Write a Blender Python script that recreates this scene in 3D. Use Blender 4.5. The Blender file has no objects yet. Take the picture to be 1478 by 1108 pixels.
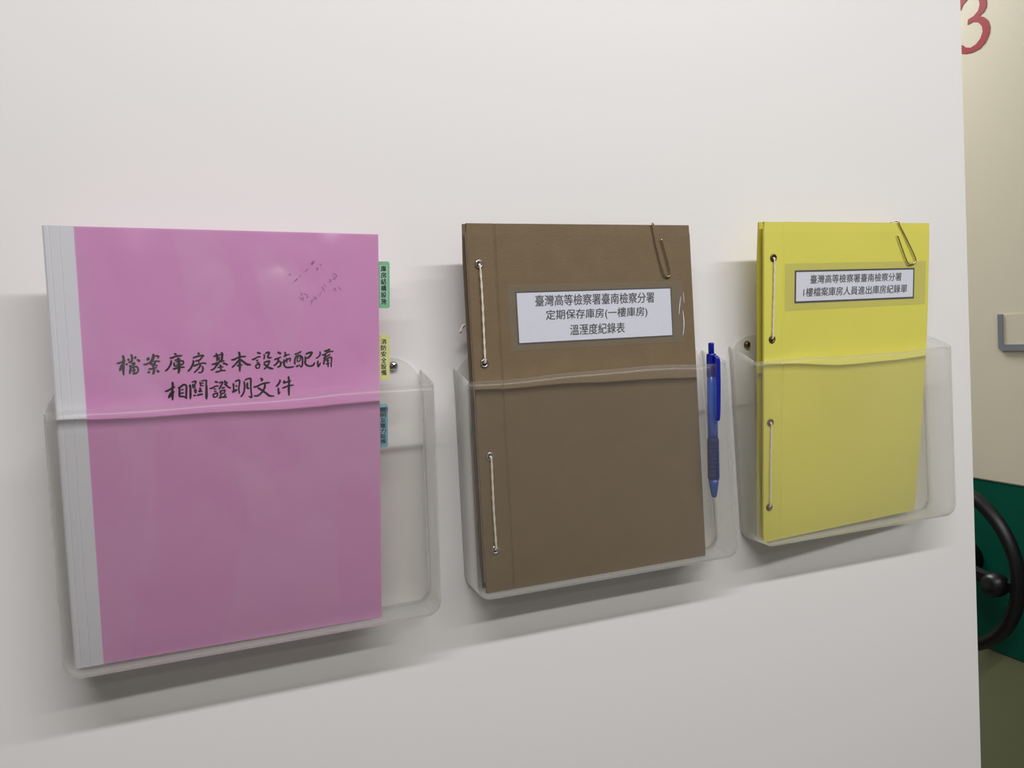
import bpy, bmesh, math, random
from mathutils import Vector, Matrix, noise

# ------------------------------------------------------------------ camera, light, exposure
C = bpy.context.scene.collection
SC = bpy.context.scene
MM = 0.001
ZH = 1.35                                   # camera height above the floor; tables below are in mm about it

cam_d = bpy.data.cameras.new('camera')
cam = bpy.data.objects.new('camera', cam_d)
C.objects.link(cam)
cam_d.sensor_width = 36.0
cam_d.lens = 36.0 * 1110.0 / 1478.0
cam_d.clip_start = 0.01
Xv = Vector((3161.0, -250.0, 1110.0)).normalized()            # the wall's horizontal, seen in camera axes
Vv = Vector((0.05963549, 0.99672256, 0.05466024)).normalized()  # straight down, in camera axes
Nv = Xv.cross(Vv).normalized()                                # into the wall
if Nv.z < 0: Nv = -Nv
right = Vector((Xv.x, Nv.x, -Vv.x)); up = -Vector((Xv.y, Nv.y, -Vv.y)); back = -Vector((Xv.z, Nv.z, -Vv.z))
m = Matrix((right, up, back)).transposed().to_4x4()
m.translation = Vector((0.0, -0.65, ZH))
cam.matrix_world = m
SC.camera = cam

world = bpy.data.worlds.new('world'); SC.world = world
world.use_nodes = True
world.node_tree.nodes['Background'].inputs[0].default_value = (1.0, 0.97, 0.93, 1)
world.node_tree.nodes['Background'].inputs[1].default_value = 0.3

def area(name, loc, sx, sy, power, col=(1.0, 0.985, 1.0)):
    l = bpy.data.lights.new(name, 'AREA'); l.shape = 'RECTANGLE'; l.size = sx; l.size_y = sy
    l.energy = power; l.color = col
    o = bpy.data.objects.new(name, l); C.objects.link(o); o.location = loc
    return o
area('tube_light_near', (0.48, -1.06, 2.47), 2.3, 0.07, 44.5)
area('tube_light_far', (0.2, -2.6, 2.47), 1.15, 0.10, 6)
area('tube_light_aisle', (1.0, 1.3, 2.47), 0.3, 1.1, 48)

vs = SC.view_settings
vs.view_transform = 'Standard'; vs.look = 'None'; vs.gamma = 1.0; vs.use_curve_mapping = False
vs.exposure = 0.0
SC.cycles.use_denoising = True
SC.cycles.transparent_max_bounces = 32
SC.cycles.max_bounces = 10

# ------------------------------------------------------------------ materials
def lin(c):
    return tuple((x / 12.92 if x <= 0.04045 else ((x + 0.055) / 1.055) ** 2.4) for x in (v / 255.0 for v in c)) + (1.0,)

def mat(name, rgb, rough=0.5, metal=0.0, spec=0.5, noise_scale=0, noise_amt=0.0, bump=0.0, bump_scale=200, coat=0.0, trans=0.0, stretch=(1, 1, 1)):
    m = bpy.data.materials.new(name); m.use_nodes = True
    nt = m.node_tree; b = nt.nodes['Principled BSDF']
    b.inputs['Base Color'].default_value = lin(rgb)
    b.inputs['Roughness'].default_value = rough
    b.inputs['Metallic'].default_value = metal
    b.inputs['Specular IOR Level'].default_value = spec
    b.inputs['Coat Weight'].default_value = coat
    b.inputs['Transmission Weight'].default_value = trans
    tc = nt.nodes.new('ShaderNodeTexCoord'); mp = nt.nodes.new('ShaderNodeMapping')
    mp.inputs['Scale'].default_value = stretch
    nt.links.new(tc.outputs['Object'], mp.inputs['Vector'])
    if noise_amt:
        n = nt.nodes.new('ShaderNodeTexNoise'); n.inputs['Scale'].default_value = noise_scale; n.inputs['Detail'].default_value = 4
        nt.links.new(mp.outputs[0], n.inputs['Vector'])
        mix = nt.nodes.new('ShaderNodeMix'); mix.data_type = 'RGBA'
        c = lin(rgb)
        mix.inputs[6].default_value = tuple(min(1, x * (1 - noise_amt)) for x in c[:3]) + (1,)
        mix.inputs[7].default_value = tuple(min(1, x * (1 + noise_amt)) for x in c[:3]) + (1,)
        nt.links.new(n.outputs['Fac'], mix.inputs[0]); nt.links.new(mix.outputs[2], b.inputs['Base Color'])
    if bump:
        n2 = nt.nodes.new('ShaderNodeTexNoise'); n2.inputs['Scale'].default_value = bump_scale; n2.inputs['Detail'].default_value = 3
        nt.links.new(mp.outputs[0], n2.inputs['Vector'])
        bp = nt.nodes.new('ShaderNodeBump'); bp.inputs['Strength'].default_value = bump; bp.inputs['Distance'].default_value = 0.001
        nt.links.new(n2.outputs['Fac'], bp.inputs['Height']); nt.links.new(bp.outputs[0], b.inputs['Normal'])
    return m

def sheer(name, tint, diff, fac, gloss=0.3, rough=0.2, base_gloss=0.02, translucent=0.0, edge=0.0):
    """clear or frosted plastic: light passes straight through, a little is scattered, the skin shines at grazing angles"""
    m = bpy.data.materials.new(name); m.use_nodes = True
    nt = m.node_tree; nt.nodes.clear()
    out = nt.nodes.new('ShaderNodeOutputMaterial')
    t = nt.nodes.new('ShaderNodeBsdfTransparent'); t.inputs[0].default_value = tuple(tint) + (1,)
    d = nt.nodes.new('ShaderNodeBsdfDiffuse'); d.inputs[0].default_value = tuple(diff) + (1,)
    tl = nt.nodes.new('ShaderNodeBsdfTranslucent'); tl.inputs[0].default_value = tuple(diff) + (1,)
    md = nt.nodes.new('ShaderNodeMixShader'); md.inputs[0].default_value = translucent
    nt.links.new(d.outputs[0], md.inputs[1]); nt.links.new(tl.outputs[0], md.inputs[2])
    m1 = nt.nodes.new('ShaderNodeMixShader'); m1.inputs[0].default_value = fac
    nt.links.new(t.outputs[0], m1.inputs[1]); nt.links.new(md.outputs[0], m1.inputs[2])
    g = nt.nodes.new('ShaderNodeBsdfGlossy'); g.inputs['Roughness'].default_value = rough
    lw = nt.nodes.new('ShaderNodeLayerWeight'); lw.inputs[0].default_value = 0.5
    p = nt.nodes.new('ShaderNodeMath'); p.operation = 'POWER'; p.inputs[1].default_value = 4.0
    nt.links.new(lw.outputs['Facing'], p.inputs[0])
    ml = nt.nodes.new('ShaderNodeMath'); ml.operation = 'MULTIPLY_ADD'; ml.inputs[1].default_value = gloss; ml.inputs[2].default_value = base_gloss
    nt.links.new(p.outputs[0], ml.inputs[0])
    if edge:                                # a longer way through the plastic scatters more
        me_ = nt.nodes.new('ShaderNodeMath'); me_.operation = 'MULTIPLY_ADD'; me_.inputs[1].default_value = edge; me_.inputs[2].default_value = fac
        p2 = nt.nodes.new('ShaderNodeMath'); p2.operation = 'POWER'; p2.inputs[1].default_value = 2.2
        nt.links.new(lw.outputs['Facing'], p2.inputs[0]); nt.links.new(p2.outputs[0], me_.inputs[0]); nt.links.new(me_.outputs[0], m1.inputs[0])
    m2 = nt.nodes.new('ShaderNodeMixShader')
    nt.links.new(ml.outputs[0], m2.inputs[0]); nt.links.new(m1.outputs[0], m2.inputs[1]); nt.links.new(g.outputs[0], m2.inputs[2])
    nt.links.new(m2.outputs[0], out.inputs[0])
    return m

M = dict(
    panel=mat('white_laminate', (228, 226, 223), 0.45, spec=0.35, bump=0.02, bump_scale=120),
    wall=mat('painted_wall', (176, 174, 168), 0.8, bump=0.1, bump_scale=300),
    ceiling=mat('ceiling_board', (235, 235, 230), 0.9),
    floor=mat('floor_tile', (88, 86, 82), 0.5, noise_scale=8, noise_amt=0.1),
    cream=mat('cream_enamel', (196, 190, 168), 0.4, bump=0.02, bump_scale=400),
    green=mat('green_enamel', (0, 73, 56), 0.45, spec=0.2),
    olive=mat('olive_enamel', (120, 125, 92), 0.5),
    red=mat('red_vinyl', (142, 22, 28), 0.4),
    grey=mat('grey_plastic', (112, 118, 122), 0.4),
    card=mat('card_beige', (190, 183, 162), 0.7),
    black=mat('black_plastic', (11, 11, 12), 0.4, spec=0.3),
    pink=mat('pink_paper', (221, 152, 202), 0.6, bump=0.05, bump_scale=500),
    spine=mat('white_spine_tape', (205, 205, 209), 0.55),
    paper=mat('white_paper', (226, 224, 222), 0.8, noise_scale=900, noise_amt=0.05, stretch=(0.02, 1, 0.02)),
    ink=mat('black_ink', (10, 2, 10), 0.5),
    pencil=mat('pencil_graphite', (166, 108, 154), 0.5),
    brown=mat('brown_book_cloth', (115, 97, 70), 0.75, noise_scale=60, noise_amt=0.12, bump=0.35, bump_scale=900),
    brown_edge=mat('brown_board_edge', (108, 90, 68), 0.8),
    yellow=mat('yellow_book_cloth', (213, 206, 88), 0.6, noise_scale=12, noise_amt=0.07, bump=0.12, bump_scale=700),
    yellow_edge=mat('yellow_board_edge', (196, 184, 66), 0.7),
    label=mat('label_paper', (232, 235, 250), 0.6),
    label_dark=mat('label_border_ink', (52, 54, 66), 0.5),
    print=mat('label_print_ink', (44, 44, 56), 0.6),
    cord=mat('white_cord', (226, 216, 196), 0.8, bump=0.6, bump_scale=900),
    steel=mat('chromed_steel', (205, 203, 200), 0.22, metal=1.0),
    brass=mat('dull_brass', (120, 98, 60), 0.4, metal=1.0),
    wire=mat('paper_clip_wire', (206, 188, 160), 0.25, metal=1.0),
    hole=mat('dark_hole', (24, 20, 16), 0.9),
    tab_green=mat('index_green', (120, 182, 138), 0.5),
    tab_green_in=mat('index_green_label', (158, 202, 178), 0.5),
    tab_yellow=mat('index_yellow', (206, 207, 128), 0.5),
    tab_yellow_in=mat('index_yellow_label', (216, 218, 160), 0.5),
    tab_blue=mat('index_blue', (108, 168, 184), 0.5),
    tab_blue_in=mat('index_blue_label', (130, 180, 196), 0.5),
    pen_blue=mat('blue_pen_plastic', (10, 26, 145), 0.2, coat=0.5),
    pen_barrel=mat('blue_pen_barrel', (16, 80, 190), 0.2, coat=0.4),
    pen_grip=mat('blue_pen_grip', (20, 34, 92), 0.6, spec=0.3),
    pen_nose=mat('blue_pen_nose', (26, 66, 146), 0.35),
    frost=sheer('frosted_polypropylene', (0.985, 0.985, 0.978), (0.93, 0.925, 0.905), 0.035, gloss=0.45, rough=0.22, base_gloss=0.012, translucent=0.68, edge=1.1),
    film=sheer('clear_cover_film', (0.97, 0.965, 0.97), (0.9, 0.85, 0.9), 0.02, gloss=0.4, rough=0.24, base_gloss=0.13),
    tape=sheer('clear_sticky_tape', (0.975, 0.975, 0.965), (0.8, 0.78, 0.72), 0.035, gloss=0.3, rough=0.25, base_gloss=0.04),
)

# milky patches painted into the film's scatter, standing in for reflections on its ripples
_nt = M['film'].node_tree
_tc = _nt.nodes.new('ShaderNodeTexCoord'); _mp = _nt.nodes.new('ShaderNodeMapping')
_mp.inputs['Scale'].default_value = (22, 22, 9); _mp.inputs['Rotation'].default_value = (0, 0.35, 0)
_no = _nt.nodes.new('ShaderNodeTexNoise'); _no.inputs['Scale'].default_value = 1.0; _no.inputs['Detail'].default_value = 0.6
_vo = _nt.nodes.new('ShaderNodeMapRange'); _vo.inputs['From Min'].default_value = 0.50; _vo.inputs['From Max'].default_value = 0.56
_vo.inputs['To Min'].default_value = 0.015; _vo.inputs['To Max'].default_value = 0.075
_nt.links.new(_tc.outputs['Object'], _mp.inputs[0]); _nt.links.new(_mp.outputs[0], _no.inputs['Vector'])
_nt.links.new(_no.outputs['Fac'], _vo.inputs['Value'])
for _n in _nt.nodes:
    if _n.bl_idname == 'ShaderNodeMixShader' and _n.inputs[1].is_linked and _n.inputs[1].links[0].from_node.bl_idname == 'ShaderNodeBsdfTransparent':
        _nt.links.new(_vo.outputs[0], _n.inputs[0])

# ------------------------------------------------------------------ helpers
def W(x, y, z):                             # mm about the camera foot -> metres
    return Vector((x * MM, y * MM, z * MM + ZH))

def link(name, me, m=None, parent=None, smooth=False, label=None):
    o = bpy.data.objects.new(name, me); C.objects.link(o)
    if m is not None: me.materials.append(m)
    if smooth:
        for p in me.polygons: p.use_smooth = True
    if parent is not None:                  # vertices come in world metres: bring them into the root's frame
        root = parent
        off = Vector((0, 0, 0))
        while root is not None:
            off += root.location; root = root.parent
        o.parent = parent
        me.transform(Matrix.Translation(-off))
    if label: o['label'] = label
    return o

def pymesh(name, vs_, fs, m=None, parent=None, smooth=False, label=None):
    me = bpy.data.meshes.new(name); me.from_pydata([tuple(v) for v in vs_], [], fs); me.update()
    bm = bmesh.new(); bm.from_mesh(me); bmesh.ops.recalc_face_normals(bm, faces=bm.faces); bm.to_mesh(me); bm.free()
    return link(name, me, m, parent, smooth, label)

def thing(name, label, cat, loc, group=None):
    o = bpy.data.objects.new(name, None); C.objects.link(o); o.empty_display_size = 0.02
    o.location = loc; o['label'] = label; o['category'] = cat
    if group: o['group'] = group
    return o

def tag(o, label, cat, group=None):
    o['label'] = label; o['category'] = cat
    if group: o['group'] = group
    return o

def box(name, lo, hi, m, parent=None, bevel=0.0, label=None, seg=2):
    bm = bmesh.new(); bmesh.ops.create_cube(bm, size=1)
    s = [hi[i] - lo[i] for i in range(3)]; c = [(hi[i] + lo[i]) / 2 for i in range(3)]
    bmesh.ops.scale(bm, vec=s, verts=bm.verts); bmesh.ops.translate(bm, vec=c, verts=bm.verts)
    if bevel: bmesh.ops.bevel(bm, geom=list(bm.edges), offset=bevel, segments=seg, affect='EDGES')
    me = bpy.data.meshes.new(name); bm.to_mesh(me); bm.free()
    return link(name, me, m, parent, False, label)

def frames(pts):
    out = []; n = len(pts); up_ = None
    for i in range(n):
        t = (pts[min(i + 1, n - 1)] - pts[max(i - 1, 0)]).normalized()
        if up_ is None: up_ = t.orthogonal().normalized()
        up_ = (up_ - t * up_.dot(t)).normalized()
        out.append((t, up_, t.cross(up_)))
    return out

def catmull(pts, n=6):
    if len(pts) < 3: return pts
    P = [pts[0]] + list(pts) + [pts[-1]]; out = []
    for i in range(1, len(P) - 2):
        a, b, c, d = P[i - 1], P[i], P[i + 1], P[i + 2]
        for k in range(n):
            t = k / n
            out.append(0.5 * ((2 * b) + (c - a) * t + (2 * a - 5 * b + 4 * c - d) * t * t + (3 * b - a - 3 * c + d) * t ** 3))
    out.append(P[-2]); return out

def tube_geo(pts, r, seg=8, rf=None, twist=0, lobes=0, amp=0.0):
    vs_, fs = [], []
    F = frames(pts); n = len(pts)
    for i, (p, (t, a, b)) in enumerate(zip(pts, F)):
        ri = r * (rf(i / (n - 1)) if rf else 1)
        for k in range(seg):
            an = 2 * math.pi * k / seg
            rr = ri * (1 + amp * math.cos(lobes * an + twist * i)) if lobes else ri
            vs_.append(p + a * math.cos(an) * rr + b * math.sin(an) * rr)
    for i in range(n - 1):
        for k in range(seg):
            k2 = (k + 1) % seg
            fs.append((i * seg + k, i * seg + k2, (i + 1) * seg + k2, (i + 1) * seg + k))
    fs.append(tuple(range(seg))); fs.append(tuple(range((n - 1) * seg, n * seg)))
    return vs_, fs

def tube(name, pts, r, m, parent=None, seg=8, label=None, **kw):
    v, f = tube_geo(pts, r, seg, **kw)
    return pymesh(name, v, f, m, parent, True, label)

def lathe(name, prof, origin, axis, m, parent=None, seg=24, label=None, smooth=True):
    """prof: (radius, distance along axis)"""
    ax = axis.normalized(); a = ax.orthogonal().normalized(); b = ax.cross(a)
    vs_, fs = [], []
    for r, h in prof:
        for k in range(seg):
            t = 2 * math.pi * k / seg
            vs_.append(origin + ax * h + (a * math.cos(t) + b * math.sin(t)) * r)
    n = len(prof)
    for i in range(n - 1):
        for k in range(seg):
            k2 = (k + 1) % seg
            fs.append((i * seg + k, i * seg + k2, (i + 1) * seg + k2, (i + 1) * seg + k))
    fs.append(tuple(range(seg))); fs.append(tuple(range((n - 1) * seg, n * seg)))
    return pymesh(name, vs_, fs, m, parent, smooth, label)

class Sheet:
    """a cover as it hangs: four corners in mm (top-left, top-right, bottom-right, bottom-left) and its own curl"""
    def __init__(s, q, w, h, bend=0.0, wave=0.0):
        s.q = [Vector(p) for p in q]; s.w = w; s.h = h; s.bend = bend; s.wave = wave
        s.n = (s.q[3] - s.q[0]).cross(s.q[1] - s.q[0]).normalized()
        if s.n.y > 0: s.n = -s.n
    def at(s, u, v, d=0.0):
        a, b = u / s.w, v / s.h
        p = (s.q[0] * (1 - a) + s.q[1] * a) * (1 - b) + (s.q[3] * (1 - a) + s.q[2] * a) * b
        e = s.bend * a * a * math.sin(math.pi * min(max(b, 0), 1)) + s.wave * math.sin(6 * b + 2) * a
        p = p + s.n * (d + e)
        return W(*p)

def slab(name, S, u0, u1, v0, v1, d0, d1, m, parent, nu=12, nv=16, label=None, front=None, corner=0.0, smooth=False):
    """board following the sheet between offsets d0 (back) and d1 (front)"""
    vs_, fs = [], []
    us = [u0 + (u1 - u0) * i / nu for i in range(nu + 1)]; vv = [v0 + (v1 - v0) * j / nv for j in range(nv + 1)]
    if callable(front) and hasattr(front, 'us'):
        us = sorted(set(us + [x for x in front.us if u0 < x < u1])); nu = len(us) - 1
    for side, d in ((0, d1), (1, d0)):
        for j, v in enumerate(vv):
            for i, u in enumerate(us):
                dd = d + (front(u, v) if (front and side == 0) else 0)
                uu, v2 = u, v
                if corner:
                    for cu, su in ((u0, 1), (u1, -1)):
                        for cv, sv in ((v0, 1), (v1, -1)):
                            if u == cu and v == cv: uu = u + su * corner; v2 = v + sv * corner * 0.4
                vs_.append(S.at(uu, v2, dd))
    n = (nu + 1) * (nv + 1)
    ix = lambda i, j, s: s * n + j * (nu + 1) + i
    for j in range(nv):
        for i in range(nu):
            for s in (0, 1): fs.append((ix(i, j, s), ix(i + 1, j, s), ix(i + 1, j + 1, s), ix(i, j + 1, s)))
    for i in range(nu):
        for j in (0, nv): fs.append((ix(i, j, 0), ix(i + 1, j, 0), ix(i + 1, j, 1), ix(i, j, 1)))
    for j in range(nv):
        for i in (0, nu): fs.append((ix(i, j, 0), ix(i, j + 1, 0), ix(i, j + 1, 1), ix(i, j, 1)))
    return pymesh(name, vs_, fs, m, parent, smooth, label)

def brush(S, strokes, d, wmul=1.0):
    """ink ribbons lying on a sheet; each stroke: (width mm, [(u, v) ...])"""
    vs_, fs = [], []
    lift = 0
    for w, pts in strokes:
        P = catmull([Vector((p[0], p[1], 0)) for p in pts], 6) if len(pts) > 2 else [Vector((*pts[0], 0)).lerp(Vector((*pts[1], 0)), k / 6) for k in range(7)]
        n = len(P); k0 = len(vs_); lift = (lift + 1) % 5
        dd = d + lift * 0.004
        for i, p in enumerate(P):
            t = (P[min(i + 1, n - 1)] - P[max(i - 1, 0)])
            if t.length < 1e-6: t = Vector((1, 0, 0))
            t.normalize(); nn = Vector((-t.y, t.x, 0))
            f = i / (n - 1)
            hw = w * wmul * 0.5 * (0.55 + 0.6 * math.sin(math.pi * min(1, f * 0.85 + 0.1)) ** 0.7 + 0.12 * math.sin(9 * f + w * 7))
            if i in (0, n - 1): hw *= 0.55
            q = p + (t * -0.25 * w if i == 0 else t * 0.25 * w if i == n - 1 else Vector((0, 0, 0)))
            vs_ += [S.at(q.x + nn.x * hw, q.y + nn.y * hw, dd), S.at(q.x - nn.x * hw, q.y - nn.y * hw, dd)]
            if i: k = k0 + 2 * i; fs.append((k - 2, k, k + 1, k - 1))
    return vs_, fs

def text_geo(body):
    cu = bpy.data.curves.new('t', 'FONT'); cu.body = body; cu.resolution_u = 3
    o = bpy.data.objects.new('t', cu); C.objects.link(o)
    me = bpy.data.meshes.new_from_object(o.evaluated_get(bpy.context.evaluated_depsgraph_get()))
    bpy.data.objects.remove(o); bpy.data.curves.remove(cu)
    vs_ = [v.co.copy() for v in me.vertices]; fs = [tuple(p.vertices) for p in me.polygons]
    bpy.data.meshes.remove(me)
    xs = [v.x for v in vs_]; ys = [v.y for v in vs_]
    return vs_, fs, (min(xs), max(xs), min(ys), max(ys))

def print_line(S, body, u0, u1, vc, height, d, vs_out, fs_out, shear=0.0, bold=0.0):
    """a printed line stretched between u0 and u1, centred on vc"""
    v, f, (x0, x1, y0, y1) = text_geo(body)
    for k, (bx, by) in enumerate(((0, 0), (bold, 0), (0, bold * 0.6)) if bold else ((0, 0),)):
        k0 = len(vs_out)
        for p in v:
            a = (p.x - x0) / (x1 - x0); b = (p.y - (y0 + y1) / 2) / (y1 - y0)
            vs_out.append(S.at(u0 + (u1 - u0) * a + bx + shear * b * height, vc - b * height + by, d + 0.01 * k))
        fs_out += [tuple(i + k0 for i in q) for q in f]
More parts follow.
